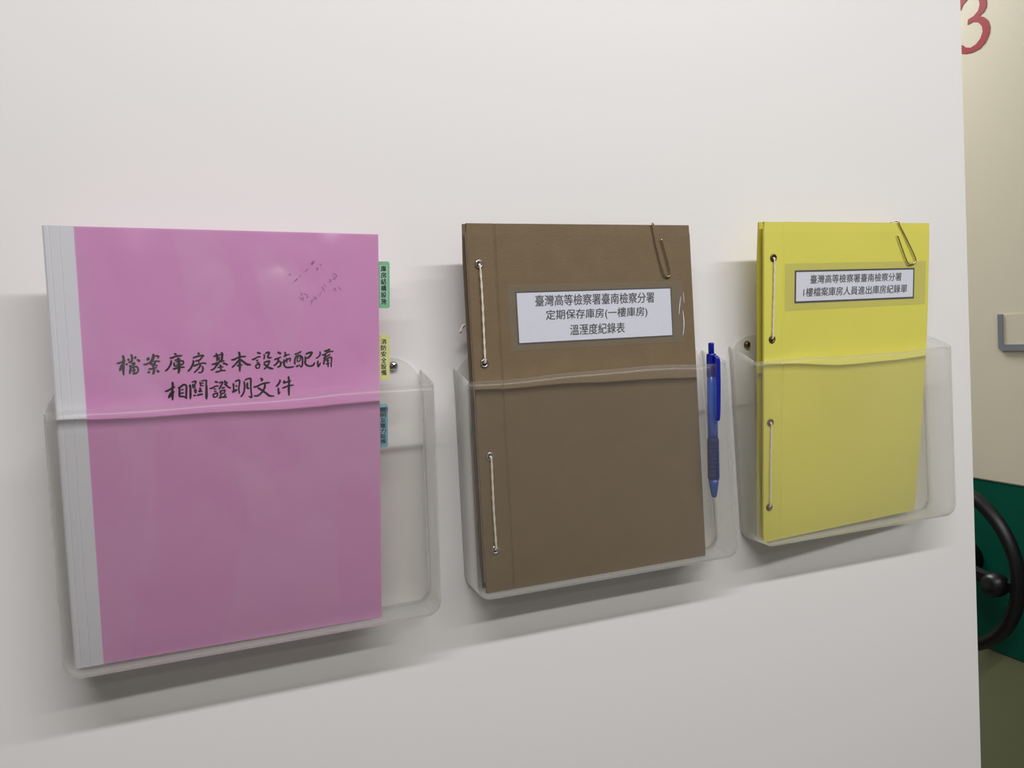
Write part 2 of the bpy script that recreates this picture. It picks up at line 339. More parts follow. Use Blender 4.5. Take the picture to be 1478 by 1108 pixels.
# brush and pencil strokes on the pink cover, and the red figure's outline: mm
TITLE = [[1.14,[[43.6,88.4],[44.0,90.2],[43.9,92.3],[43.5,95.5],[43.4,98.7],[43.4,102.1]]],[0.86,[[39.6,93.7],[41.5,93.4],[43.4,92.5],[45.0,92.0]]],[1.36,[[43.8,93.7],[42.6,96.1],[41.1,98.8]]],[0.95,[[48.9,87.8],[49.4,89.5],[49.2,92.3]]],[1.0,[[46.9,90.8],[47.2,92.0]]],[1.0,[[51.8,89.4],[51.0,90.8]]],[1.0,[[45.6,94.0],[45.9,95.1]]],[0.86,[[46.9,93.4],[48.9,92.6],[49.6,92.3]]],[1.05,[[52.6,91.6],[53.6,92.2],[53.5,93.1]]],[0.82,[[48.5,94.3],[50.7,93.9],[50.5,94.8],[49.1,95.8]]],[0.95,[[47.4,95.4],[48.1,96.3],[47.8,98.8],[47.3,101.3]]],[0.82,[[48.3,97.5],[50.0,96.7],[52.0,96.5],[52.9,98.4],[52.3,100.4],[50.5,101.4],[49.0,101.1]]],[0.77,[[48.6,99.3],[51.3,98.8]]],[0.82,[[50.1,97.1],[50.2,99.4],[50.4,101.0]]],[1.14,[[62.8,88.1],[63.2,89.3],[62.7,91.2],[61.4,93.4],[60.5,95.2]]],[1.27,[[60.0,90.4],[59.1,92.2]]],[0.68,[[61.8,90.2],[64.4,89.3],[66.5,89.7],[66.2,90.6],[65.5,91.0]]],[0.86,[[56.4,95.2],[58.4,95.0],[60.1,94.1],[62.3,93.5]]],[0.77,[[63.1,93.3],[65.2,93.1],[67.1,93.3]]],[0.82,[[60.7,95.0],[62.8,95.3],[65.3,96.4]]],[0.82,[[64.2,93.5],[63.2,95.1],[61.9,96.2]]],[0.77,[[59.4,98.5],[62.0,98.4],[65.0,97.5]]],[1.05,[[62.5,96.2],[63.0,98.3],[62.8,100.7],[62.1,102.3]]],[0.95,[[60.2,100.4],[58.8,101.0]]],[1.14,[[64.9,99.6],[66.1,100.9]]],[0.86,[[76.7,88.2],[78.2,88.6]]],[0.86,[[73.6,91.2],[75.5,91.0],[77.7,90.0],[81.8,89.7]]],[0.86,[[74.5,92.8],[74.3,94.9],[73.1,97.4],[71.7,99.2],[70.2,100.3]]],[0.68,[[76.7,92.9],[78.5,92.6],[80.7,92.1]]],[0.77,[[76.3,94.5],[76.5,96.8],[78.3,96.9]]],[0.73,[[77.3,94.3],[79.5,93.7],[81.9,93.5],[82.6,94.5],[82.0,95.9],[80.9,96.5]]],[0.59,[[77.7,95.8],[81.4,95.5]]],[0.64,[[77.2,97.3],[80.9,96.7]]],[0.82,[[75.4,99.2],[77.3,98.7],[80.8,98.1],[83.0,98.0]]],[1.09,[[79.0,91.1],[79.4,93.2],[79.6,97.0],[79.3,100.2],[78.8,102.3]]],[1.05,[[92.4,88.3],[93.5,88.8]]],[0.86,[[88.9,91.6],[91.4,90.8],[93.8,90.2],[96.1,90.2],[95.1,91.2],[93.7,93.0],[92.1,93.7],[90.4,93.9]]],[0.91,[[89.1,93.3],[89.1,95.2],[88.0,97.5],[86.8,99.6],[85.1,101.2]]],[0.77,[[92.5,94.4],[93.0,94.9]]],[0.82,[[88.5,97.5],[90.7,97.0],[92.9,96.1],[95.6,95.6],[97.8,96.0]]],[0.82,[[93.8,96.6],[93.3,98.0],[91.7,100.0],[89.3,102.3]]],[0.77,[[94.8,97.6],[95.4,99.5],[94.7,101.8],[93.3,102.5],[92.2,102.2]]],[0.91,[[104.7,88.8],[105.3,91.0],[105.1,94.5]]],[1.0,[[108.5,88.2],[108.8,90.1],[108.5,92.8],[108.2,94.2]]],[0.77,[[102.7,91.0],[105.0,90.6],[107.5,90.0],[109.7,89.8]]],[0.59,[[105.7,92.2],[107.4,91.8]]],[0.59,[[106.6,91.7],[106.6,93.9],[107.7,94.2]]],[0.82,[[101.4,96.8],[103.2,96.6],[105.4,95.7],[107.9,94.9],[110.2,94.4]]],[0.82,[[106.6,95.5],[105.2,96.9],[103.3,99.5],[101.9,100.6],[100.6,100.9]]],[0.91,[[109.0,96.3],[110.8,96.7],[112.2,97.7]]],[0.82,[[107.1,97.0],[107.5,98.9],[107.5,101.3]]],[0.73,[[105.4,99.3],[107.3,99.0],[109.2,98.9]]],[0.82,[[103.7,102.5],[105.4,102.3],[107.7,101.6],[110.7,101.7]]],[1.05,[[120.3,88.3],[120.8,90.3],[120.6,93.5],[120.6,97.1],[120.6,100.0],[120.5,102.8]]],[0.86,[[114.9,94.0],[116.8,93.8],[119.3,92.6],[121.9,91.9],[125.1,91.8]]],[0.86,[[120.1,94.2],[118.8,96.0],[117.1,97.9],[115.2,99.6]]],[1.09,[[121.1,94.0],[122.7,95.2],[124.9,97.1],[126.5,97.9],[128.4,98.0]]],[0.77,[[118.6,98.5],[120.5,98.1],[122.5,97.9]]],[0.95,[[133.2,89.0],[134.4,89.7],[135.5,89.8]]],[0.77,[[129.1,94.2],[130.7,94.1],[133.1,92.7],[135.4,92.3]]],[0.68,[[132.1,95.2],[133.8,94.8]]],[0.68,[[132.4,96.8],[134.3,96.4]]],[0.77,[[131.9,98.2],[131.9,100.8]]],[0.77,[[132.0,98.5],[134.6,97.9],[134.0,101.0]]],[0.68,[[132.1,100.9],[133.8,100.8]]],[0.77,[[137.9,90.7],[138.2,92.4],[137.7,94.3]]],[0.91,[[139.0,90.1],[140.4,89.4],[141.6,89.5],[141.1,91.3],[140.6,92.7],[141.5,93.5],[143.2,93.2]]],[0.86,[[137.5,96.9],[139.5,96.3],[141.6,95.9],[141.1,97.6],[139.7,100.0],[137.6,101.8]]],[1.0,[[137.6,98.0],[139.7,99.5],[141.5,101.1],[144.1,101.7]]],[1.05,[[147.8,89.3],[148.9,90.2],[150.1,90.3]]],[0.77,[[145.1,95.0],[147.2,94.2],[150.0,93.2]]],[0.86,[[148.2,94.5],[147.6,96.7],[146.3,98.3],[144.6,99.5]]],[0.86,[[148.8,96.0],[149.7,97.7],[149.4,99.4],[148.4,100.4],[147.2,100.5]]],[0.86,[[152.8,89.4],[153.3,91.2],[152.2,93.2]]],[0.77,[[152.9,92.5],[154.4,91.8],[156.3,91.2]]],[0.77,[[150.6,97.4],[152.3,96.4],[154.3,95.5],[156.0,94.3],[156.8,94.8],[156.2,96.8]]],[0.68,[[153.8,94.0],[154.1,95.7],[154.0,97.7]]],[0.91,[[152.1,95.1],[152.1,97.6],[152.2,99.6],[153.6,101.0],[156.0,101.2],[159.2,100.8]]],[0.82,[[159.8,91.6],[161.8,90.9],[164.9,89.5]]],[0.95,[[161.6,92.5],[160.3,94.5],[159.8,96.9],[159.9,99.1]]],[0.86,[[162.0,93.0],[163.7,92.6],[165.3,93.9],[165.6,96.4],[165.4,99.3],[164.7,100.9],[163.7,100.9]]],[0.68,[[162.5,91.3],[162.1,93.8],[161.5,96.7]]],[0.73,[[163.7,91.8],[164.1,94.3],[163.6,96.8]]],[0.68,[[161.6,97.0],[163.3,96.8]]],[0.77,[[160.6,100.8],[162.3,100.2],[163.7,99.8]]],[0.95,[[168.1,91.5],[170.0,90.8],[172.0,90.3],[172.7,90.8],[171.5,92.6],[170.0,94.3],[168.2,94.6]]],[0.91,[[167.7,93.2],[167.7,95.7],[167.5,98.4],[168.8,100.1],[170.8,100.8],[173.0,100.4],[174.1,99.2],[174.3,98.2]]],[0.77,[[178.5,89.8],[178.7,91.9],[177.8,93.6],[175.6,95.1]]],[0.82,[[176.9,96.8],[176.8,99.3],[177.1,101.6],[178.8,98.6]]],[0.91,[[181.8,89.9],[183.9,89.3],[186.3,88.3]]],[0.68,[[183.4,89.3],[184.1,90.6]]],[0.68,[[185.6,88.4],[184.8,90.3]]],[0.82,[[180.0,92.7],[182.3,92.3],[184.6,90.6],[188.6,90.0]]],[0.82,[[181.0,95.5],[182.8,94.3],[186.3,92.3]]],[0.91,[[182.6,92.8],[182.3,95.3],[181.5,97.5],[181.2,100.0]]],[0.77,[[182.7,96.3],[185.0,94.9],[187.1,94.9],[187.1,97.2],[186.8,99.7],[186.8,102.2]]],[0.64,[[182.7,97.3],[185.5,96.6]]],[0.64,[[182.6,99.8],[185.7,99.2]]],[0.77,[[184.0,95.6],[184.4,98.6],[184.5,102.1]]],[1.05,[[74.6,108.5],[74.7,110.9],[74.3,114.0],[74.2,118.0],[74.1,121.5]]],[0.91,[[69.5,114.9],[71.4,114.5],[73.4,113.2],[76.1,111.9]]],[1.27,[[74.2,115.1],[73.0,117.4],[71.5,119.7]]],[0.68,[[75.5,115.2],[74.5,116.6]]],[1.0,[[78.4,112.3],[79.0,113.5],[78.9,116.8],[78.8,119.4]]],[0.91,[[79.2,113.0],[80.4,111.7],[82.2,110.7],[83.6,111.6],[83.6,114.5],[83.3,118.0],[83.4,121.1]]],[0.64,[[80.1,114.4],[81.8,114.1]]],[0.77,[[79.8,116.9],[81.7,116.6]]],[0.77,[[79.0,119.3],[81.6,119.3],[83.1,120.6]]],[1.0,[[86.0,111.0],[86.3,113.4],[86.2,117.2],[85.9,121.4]]],[0.77,[[87.3,109.2],[90.0,108.6],[89.7,110.3],[88.1,111.8]]],[0.68,[[87.9,110.4],[88.0,113.3]]],[0.68,[[88.1,111.8],[90.0,111.7]]],[0.73,[[87.8,113.4],[89.8,112.8]]],[0.77,[[92.8,109.2],[93.2,110.7],[93.1,112.3]]],[0.68,[[93.7,108.6],[95.7,108.3],[97.3,108.5],[97.0,111.6],[97.1,116.4],[96.8,122.1]]],[1.14,[[97.2,111.6],[97.0,117.8],[96.8,122.1]]],[0.64,[[93.9,110.2],[95.4,110.1]]],[0.64,[[93.3,112.1],[95.3,112.0]]],[1.23,[[88.8,115.2],[90.3,115.5]]],[1.0,[[89.6,114.1],[89.6,117.4]]],[1.0,[[92.8,113.5],[93.0,115.9]]],[1.0,[[91.6,116.1],[94.1,116.0]]],[0.77,[[88.1,119.1],[89.8,118.8]]],[0.91,[[90.6,118.9],[92.6,118.5],[94.4,118.2]]],[0.91,[[103.0,109.5],[105.1,110.1]]],[0.77,[[99.2,114.5],[101.1,114.1],[103.2,113.0],[105.5,112.7]]],[0.64,[[102.0,115.2],[103.8,114.8]]],[0.64,[[102.1,116.8],[104.0,116.4]]],[0.82,[[101.5,118.4],[101.7,121.1]]],[0.77,[[101.7,118.7],[104.6,118.1],[104.0,120.7]]],[0.68,[[101.7,121.1],[103.8,120.7]]],[0.86,[[105.8,110.6],[108.2,110.2],[107.3,112.5],[105.6,115.3]]],[0.91,[[110.1,109.0],[109.7,110.7]]],[0.91,[[111.5,110.2],[110.7,111.4]]],[0.86,[[109.5,111.4],[111.1,112.9],[112.4,114.2],[113.9,114.7]]],[0.86,[[107.5,114.7],[109.7,114.0]]],[0.77,[[106.0,116.7],[110.1,116.0]]],[0.77,[[106.4,116.8],[106.6,118.7]]],[0.77,[[109.8,116.2],[109.1,118.4]]],[0.77,[[106.6,118.7],[109.5,118.1]]],[0.77,[[106.0,120.4],[107.5,119.0]]],[0.77,[[110.2,118.9],[109.0,120.8]]],[0.91,[[105.4,121.7],[107.6,121.2],[110.8,121.2]]],[0.86,[[115.7,111.3],[115.8,113.6],[115.7,117.3]]],[0.82,[[116.9,110.3],[118.3,109.5],[120.1,109.5],[119.8,112.6],[119.3,115.8],[119.7,119.2]]],[1.0,[[117.3,113.5],[118.2,113.5]]],[1.05,[[114.7,117.9],[116.4,117.1],[118.1,116.1]]],[0.86,[[123.1,110.1],[123.5,113.3],[123.1,116.9],[122.1,119.8],[120.4,121.7]]],[0.86,[[123.8,109.5],[125.7,108.5],[127.9,108.6],[127.9,111.8],[127.8,115.5],[128.0,119.2],[128.1,122.6],[126.2,121.5]]],[0.91,[[125.5,111.3],[125.3,115.3],[126.6,115.5]]],[0.91,[[134.8,108.5],[136.2,109.5],[135.2,110.7]]],[0.91,[[129.7,114.8],[131.9,114.6],[135.3,113.0],[138.1,112.3],[141.4,112.0]]],[0.95,[[137.8,113.0],[137.7,115.3],[136.3,118.1],[134.1,120.5],[131.9,121.6],[129.8,121.5]]],[1.05,[[132.9,115.8],[134.4,116.6],[136.5,118.4],[138.8,120.2],[140.9,122.0],[144.2,122.4]]],[0.95,[[148.5,110.4],[148.8,111.4],[147.6,113.5],[145.8,115.4]]],[0.91,[[147.5,116.4],[147.4,119.0],[147.6,121.4]]],[0.64,[[147.6,121.2],[148.7,119.3]]],[1.0,[[151.9,111.0],[151.4,113.2]]],[0.73,[[151.3,113.0],[154.1,112.1],[156.9,111.4]]],[0.77,[[150.2,116.8],[152.5,116.0],[154.9,115.2],[158.6,114.7]]],[1.05,[[155.0,108.1],[155.3,111.9],[155.0,116.9],[155.0,122.7]]]]
PENCIL = [[[163.9,48.1],[167.7,51.5]],[[165.3,44.8],[166.1,46.8],[165.5,47.6]],[[166.4,47.9],[167.4,49.0],[166.6,49.8],[166.3,48.7]],[[167.2,45.9],[169.4,46.2],[170.5,48.4],[169.1,49.0]],[[172.6,54.3],[173.8,50.7],[172.3,52.1]],[[174.3,49.0],[176.0,50.7]],[[174.9,47.9],[177.1,49.6],[175.8,48.2]],[[177.7,47.6],[178.3,47.4]],[[179.4,45.4],[180.0,46.8]],[[180.3,44.6],[181.1,44.3]],[[180.7,40.1],[183.1,43.8]],[[182.4,38.7],[184.0,40.7]],[[185.8,37.1],[188.0,36.2],[186.4,34.6]],[[188.9,34.5],[191.4,35.1]],[[188.7,30.1],[192.1,32.0],[190.9,33.7],[189.2,32.3]],[[189.3,44.3],[190.8,41.5],[191.3,44.6]],[[193.1,40.7],[195.6,43.2]],[[172.7,24.1],[175.2,21.1],[174.1,23.9],[176.6,21.1]],[[177.1,26.0],[177.8,27.9],[178.7,25.7]],[[179.6,23.2],[181.0,24.6]],[[160.3,37.4],[163.1,34.6],[162.0,36.3],[164.2,33.5]],[[164.8,32.2],[166.2,33.0]],[[156.7,32.2],[158.3,30.8],[158.3,32.7]],[[168.7,29.4],[171.5,26.9]]]
THREE = [[382.6,565.0],[381.3,551.3],[382.0,545.1],[386.3,539.0],[396.1,534.5],[388.0,529.9],[379.5,520.5],[376.2,508.7],[377.2,497.4],[384.9,484.6],[397.0,477.2],[412.1,476.1],[424.4,478.2],[433.6,481.9],[442.2,487.8],[445.1,493.7],[441.9,496.6],[436.0,496.0],[431.6,496.8],[425.6,490.2],[414.9,485.9],[404.2,487.9],[395.0,495.0],[390.2,505.1],[391.4,514.8],[398.6,524.9],[409.0,529.8],[420.2,528.9],[418.7,537.7],[407.2,539.1],[398.0,545.2],[394.8,554.4],[396.7,565.8],[401.6,574.5],[409.0,579.7],[416.7,578.4],[420.7,572.8],[429.4,567.7],[433.6,560.0],[438.1,566.0],[436.9,577.7],[427.2,587.0],[408.7,590.2],[392.5,579.8]]

# ------------------------------------------------------------------ the setting
def struct(o):
    o['kind'] = 'structure'; return o

PX = 0.7806                                  # free right edge of the white partition
def face_struct(name, lo, hi, m, bevel=0): return struct(box(name, lo, hi, m, None, bevel))
o = face_struct('wall_front', (-2.0, 0.0, 0.0), (PX, 0.045, 2.55), M['panel'], 0.0012)
face_struct('floor', (-2.0, -4.0, -0.1), (2.6, 3.0, 0.0), M['floor'])
face_struct('ceiling', (-2.0, -4.0, 2.55), (2.6, 3.0, 2.65), M['ceiling'])
face_struct('wall_left', (-2.1, -4.0, 0.0), (-2.0, 3.0, 2.55), M['wall'])
face_struct('wall_back', (-2.0, -4.1, 0.0), (2.6, -4.0, 2.55), M['wall'])
face_struct('wall_far', (-2.0, 3.0, 0.0), (2.6, 3.1, 2.55), M['wall'])
face_struct('wall_right', (2.6, -4.0, 0.0), (2.7, 3.0, 2.55), M['wall'])

# ------------------------------------------------------------------ mobile shelving cabinet beyond the partition's edge
cab = thing('shelving_cabinet', 'cream mobile shelving unit with green lower band, seen past the white partition edge', 'cabinet', (1.75, 0.9, 0.0))
X0 = 1.3
box('body_panel', (X0, 0.20, 1.037), (2.2, 1.6, 2.35), M['cream'], cab, 0.003)
box('lower_band', (X0 + 0.001, 0.20, 0.714), (2.2, 1.6, 1.036), M['green'], cab, 0.001, label='dark green enamel band')
box('base_panel', (X0 + 0.004, 0.20, 0.0), (2.2, 1.6, 0.713), M['olive'], cab, 0.002, label='olive grey base panel')
# red numeral, flat vinyl
n3 = len(THREE)
flat = [Vector((y, z, 0)) for y, z in THREE]
tri = [tuple(t) for t in __import__('mathutils').geometry.tessellate_polygon([flat])]
me = bpy.data.meshes.new('numeral')
me.from_pydata([(X0 - 0.0008, y * MM, z * MM + ZH) for y, z in THREE] + [(X0 - 0.0002, y * MM, z * MM + ZH) for y, z in THREE], [],
               tri + [tuple(i + n3 for i in t[::-1]) for t in tri] + [(i, (i + 1) % n3, (i + 1) % n3 + n3, i + n3) for i in range(n3)])
me.update()
link('numeral', me, M['red'], cab, False, 'red vinyl figure 3')
# label holder: grey frame open at the top, card inside
ya, yb, zt, zb = 0.373, 0.255, ZH - 0.003, ZH - 0.069
def strip_poly(name, poly, th, m, parent, label=None):
    vs_ = [Vector((X0 - 0.0003, y, z)) for y, z in poly] + [Vector((X0 - th, y, z)) for y, z in poly]
    n = len(poly); fs = [tuple(range(n)), tuple(range(2 * n - 1, n - 1, -1))] + [(i, (i + 1) % n, (i + 1) % n + n, i + n) for i in range(n)]
    return pymesh(name, vs_, fs, m, parent, False, label)
holder = strip_poly('label_holder', [(ya, zt), (ya, zb + 0.005), (ya - 0.005, zb), (yb + 0.005, zb), (yb, zb + 0.005), (yb, zt), (yb + 0.009, zt), (yb + 0.009, zb + 0.011), (ya - 0.009, zb + 0.011), (ya - 0.009, zt)], 0.004, M['grey'], cab, 'grey plastic label frame')
strip_poly('label_card', [(ya - 0.0092, zt - 0.001), (ya - 0.0092, zb + 0.0112), (yb + 0.0092, zb + 0.0112), (yb + 0.0092, zt - 0.001)], 0.0018, M['card'], holder, 'beige card')
# handwheel
wx, wy, wz = 1.235, 0.451, ZH - 0.468
hub_c = Vector((wx, wy, wz))
wheel = lathe('handwheel', [(0.0, 0.066), (0.034, 0.0655), (0.034, 0.02), (0.030, -0.008), (0.022, -0.014), (0.0, -0.016)], hub_c, Vector((1, 0, 0)), M['black'], cab, 28, 'black plastic handwheel hub on its shaft')
ring = [hub_c + Vector((0, math.cos(2 * math.pi * i / 72) * 0.1535, math.sin(2 * math.pi * i / 72) * 0.1535)) for i in range(72)]
vs_, fs = [], []
for i, p in enumerate(ring):
    rad = (p - hub_c).normalized()
    for k in range(12):
        a = 2 * math.pi * k / 12
        vs_.append(p + rad * math.cos(a) * 0.0115 + Vector((math.sin(a) * 0.013, 0, 0)))
for i in range(72):
    for k in range(12):
        fs.append((i * 12 + k, i * 12 + (k + 1) % 12, ((i + 1) % 72) * 12 + (k + 1) % 12, ((i + 1) % 72) * 12 + k))
pymesh('rim', vs_, fs, M['black'], wheel, True)
for an in (184, 64, 304):
    a = math.radians(an); e = Vector((0, math.cos(a), math.sin(a)))
    s = hub_c + e * 0.025; t = hub_c + e * 0.147
    w_ = e.cross(Vector((1, 0, 0)))
    vs_ = []
    for p, hw, ht in ((s, 0.015, 0.009), (s.lerp(t, 0.5), 0.011, 0.007), (t, 0.011, 0.007)):
        vs_ += [p + w_ * hw + Vector((ht, 0, 0)), p - w_ * hw + Vector((ht, 0, 0)), p - w_ * hw * 0.8 + Vector((-ht, 0, 0)), p + w_ * hw * 0.8 + Vector((-ht, 0, 0))]
    fs = [(0, 1, 2, 3), (8, 9, 10, 11)] + [(b + k, b + (k + 1) % 4, b + 4 + (k + 1) % 4, b + 4 + k) for b in (0, 4) for k in range(4)]
    pymesh('spoke', vs_, fs, M['black'], wheel)
kc = hub_c + Vector((0, -0.118, -0.010))
lathe('knob', [(0.0, -0.030), (0.012, -0.0295), (0.019, -0.024), (0.0215, -0.014), (0.0205, -0.003), (0.016, 0.006), (0.010, 0.010), (0.0, 0.011)], kc, Vector((1, 0, 0)), M['black'], wheel, 24, 'round black grip knob')

# ------------------------------------------------------------------ wall pockets
def pocket(label, xt, xb, zf, zb, zs, zbk, dt, db, sag, seed, screws):
    """xt, xb: left/right at the top and bottom edge; zf: front top edge; zb: bottom; zs: side top at the wall; zbk: back plate top"""
    rt = thing('wall_pocket', label, 'pocket', W((xb[0] + xb[1]) / 2, 0, zb), 'clear document pockets on the white partition')
    R = 13.0; fr = 3.0; rnd = random.Random(seed)
    def xl(z, s):
        t = (z - zb) / (zf - zb); return xb[s] + (xt[s] - xb[s]) * t
    nz = 22; side = []                       # (z, kind) left column from the top down, then the arc
    for i in range(nz): side.append(('s', zf + (zb + R - zf) * i / (nz - 1)))
    for i in range(1, 7): side.append(('a', math.radians(90 * i / 6)))
    rows = len(side); nb = 26
    def pt(side_i, s, inset):                # a point of the outline, moved inwards
        k, v = side[side_i]; sg = 1 if s == 0 else -1
        if k == 's': return xl(v, s) + sg * inset, v
        cx = xl(zb + R, s) + sg * R
        return cx - sg * (R - inset) * math.cos(v), zb + R - (R - inset) * math.sin(v)
    def depth(x, z):
        t = (z - zb) / (zf - zb); a = (x - xb[0]) / (xb[1] - xb[0])
        d = db + (dt - db) * t
        d += 1.3 * math.sin(math.pi * min(max(a, 0), 1)) * t
        d += 0.5 * math.sin(9 * a + seed) * t ** 3
        return d
    def topz(a): return sag * math.sin(math.pi * a) + 0.7 * math.sin(7 * a + seed * 1.7) + 0.4 * math.sin(17 * a + seed)
    vs_, fs = [], []
    def grid_border():
        B = []
        for i in range(rows): B.append((i, 0, None))
        for j in range(1, nb): B.append((rows - 1, None, j / nb))
        for i in range(rows - 1, -1, -1): B.append((i, 1, None))
        return B
    B = grid_border()
    def bp_(b, inset):
        i, s, a = b
        if a is None: return pt(i, s, inset)
        x0_, z0_ = pt(rows - 1, 0, inset); x1_, z1_ = pt(rows - 1, 1, inset)
        return x0_ + (x1_ - x0_) * a, z0_
    # skirt rings from the wall to the front fillet
    rings = [(0, 0.0), (0, 0.25), (0, 0.5), (0, 0.75), (0, None), (fr * 0.13, -fr * 0.5), (fr * 0.5, -fr * 0.13), (fr, 0.0)]
    ring_ids = []
    for k, (ins, df) in enumerate(rings):
        ids = []
        for b in B:
            x, z = bp_(b, ins)
            D = depth(x, z)
            if df is None: y = D - fr
            elif k < 4: y = 1.5 + (D - fr - 1.5) * df
            else: y = D + df
            if b[0] <= 4 and b[2] is None:   # side edge rises towards the wall
                z += (zs[b[1]] - zf) * max(0, (1 - y / D)) ** 0.8 * (1 - b[0] / 5)
            if b[0] == 0 and k == len(rings) - 1: z += topz(0)
            ids.append(len(vs_)); vs_.append(W(x, -y, z))
        ring_ids.append(ids)
    for k in range(len(rings) - 1):
        for i in range(len(B) - 1):
            fs.append((ring_ids[k][i], ring_ids[k][i + 1], ring_ids[k + 1][i + 1], ring_ids[k + 1][i]))
    last = ring_ids[-1]
    g = []
    for i in range(rows):
        if i == rows - 1:
            row = [last[rows - 1 + j] for j in range(nb + 1)]
        else:
            row = [last[i]]
            x0_, z0_ = pt(i, 0, fr); x1_, z1_ = pt(i, 1, fr)
            for j in range(1, nb):
                a = j / nb; x = x0_ + (x1_ - x0_) * a; z = z0_
                if i < 4: z += topz(a) * (1 - i / 4)
                row.append(len(vs_)); vs_.append(W(x, -depth(x, z0_), z))
            row.append(last[len(B) - 1 - i])
        g.append(row)
    for i in range(rows - 1):
        for j in range(nb):
            q = (g[i][j], g[i][j + 1], g[i + 1][j + 1], g[i + 1][j])
            fs.append(q)
    o = pymesh('front_tray', vs_, fs, M['frost'], rt, True)
    md = o.modifiers.new('thickness', 'SOLIDIFY'); md.thickness = 0.0011; md.offset = -1 if INSIDE else 1
    # back plate with big rounded shoulders
    RB = 27.0; poly = []
    x0_, x1_ = xb[0] + 1.0, xb[1] - 1.0; xt0, xt1 = xt[0] + 1.0, xt[1] - 1.0
    for cx, cz, a0, r, sgn in ((x0_ + 9, zb + 10, 180, 9, 1), (x1_ - 9, zb + 10, 270, 9, 1), (xt1 - RB, zbk - RB, 0, RB, 1), (xt0 + RB, zbk - RB, 90, RB, 1)):
        for i in range(11): 
            a = math.radians(a0 + 9 * i); poly.append((cx + r * math.cos(a), cz + r * math.sin(a)))
    n = len(poly)
    vs_ = [W(x, -0.2, z) for x, z in poly] + [W(x, -1.5, z) for x, z in poly]
    fs = [tuple(range(n)), tuple(range(n, 2 * n))] + [(i, (i + 1) % n, (i + 1) % n + n, i + n) for i in range(n)]
    pymesh('back_plate', vs_, fs, M['frost'], rt)
    for sx, sz, mm_, r in screws:
        c = W(sx, -1.5, sz)
        s = lathe('screw', [(0.0, -0.0028), (r * 0.0004, -0.0027), (r * 0.0007, -0.0021), (r * 0.0009, -0.001), (r * 0.001, 0.0), (r * 0.0010, 0.0002)], c, Vector((0, 1, 0)), M[mm_], rt, 20, 'domed steel screw head' if mm_ == 'steel' else 'dull brass screw head')
        for an in (35, 125):
            a = math.radians(an); e = Vector((math.cos(a), 0, math.sin(a))) * r * 0.0006; w_ = Vector((-math.sin(a), 0, math.cos(a))) * r * 0.00012
            p = c + Vector((0, -0.00285, 0))
            pymesh('slot', [p + e + w_, p + e - w_, p - e - w_, p - e + w_, p + e * .9 + Vector((0, 0.0008, 0)), p - e * .9 + Vector((0, 0.0008, 0))], [(0, 1, 2, 3), (0, 1, 4), (2, 3, 5)], M['hole'], s)
    return rt
INSIDE = True
pocket('frosted clear wall pocket holding the pink folder, leftmost of the three', (-130, 145.5), (-134, 140.5), -30.5, -219.5, (-17, -19), -6.5, 48.5, 44, 0.6, 1, [(121.8, -14.4, 'steel', 4.2)])
pocket('frosted clear wall pocket holding the brown binder and the blue pen', (174, 426.5), (172, 432.5), -31.0, -215.5, (-20, -19), -7.5, 43, 41.5, 1.6, 2, [(194, -17.0, 'steel', 4.0)])
pocket('frosted clear wall pocket holding the yellow binder, nearest the partition edge', (457.5, 707), (461.5, 710), -33.0, -213.0, (-17, -17), -7.5, 40, 38, -0.5, 4, [(479, -16.7, 'brass', 3.6)])

# ------------------------------------------------------------------ pink report folder
S1 = Sheet([(-119.4, -51.0, 97.4), (108.6, -47.0, 89.7), (93.5, -27.0, -218.1), (-128.2, -31.0, -215.4)], 224.0, 309.0)
fo = thing('report_folder', 'pink plastic-covered folder with white spine strip and handwritten title, in the left pocket', 'folder', W(-17, -20, -216))
box_root = fo
slab('back_cover', S1, 0, 223.5, 0.5, 308.5, -9.0, -8.4, M['pink'], fo, 4, 6)
slab('pages', S1, 3, 221, 3.5, 305.5, -8.2, -1.4, M['paper'], fo, 4, 6)
slab('front_cover', S1, 18.6, 224, 0, 309, -1.0, 0.0, M['pink'], fo, 12, 16)
def spine_front(u, v):
    d = 0.0
    for c, w in ((3.95, 0.5), (9.9, 0.45)):
        if abs(u - c) < w: d -= 0.22 * (1 - abs(u - c) / w)
    if u < 1.2: d -= (1.2 - u) * 0.6
    return d
spine_front.us = [0.3, 0.6, 1.2, 3.45, 3.7, 3.95, 4.2, 4.45, 9.45, 9.9, 10.35]
slab('spine_strip', S1, 0, 18.7, 0, 309, -9.2, 0.55, M['spine'], fo, 6, 12, 'white spine strip with two creases', front=spine_front)
# clear film over the cover, rippled the way it lies
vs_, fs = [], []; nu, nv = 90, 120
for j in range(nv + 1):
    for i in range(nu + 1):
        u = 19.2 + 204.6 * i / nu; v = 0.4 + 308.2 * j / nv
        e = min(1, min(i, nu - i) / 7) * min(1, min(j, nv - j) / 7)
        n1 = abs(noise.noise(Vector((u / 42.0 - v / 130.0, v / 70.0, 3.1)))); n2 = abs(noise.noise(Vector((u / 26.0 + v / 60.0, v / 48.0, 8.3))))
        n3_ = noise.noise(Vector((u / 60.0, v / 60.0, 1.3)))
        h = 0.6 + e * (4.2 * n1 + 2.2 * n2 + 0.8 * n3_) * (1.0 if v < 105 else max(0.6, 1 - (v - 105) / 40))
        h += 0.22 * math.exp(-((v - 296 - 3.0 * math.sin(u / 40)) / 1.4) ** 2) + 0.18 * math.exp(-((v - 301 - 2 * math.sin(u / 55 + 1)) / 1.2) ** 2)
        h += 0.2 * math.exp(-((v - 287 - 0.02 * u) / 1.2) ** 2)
        vs_.append(S1.at(u, v, max(h, 0.25)))
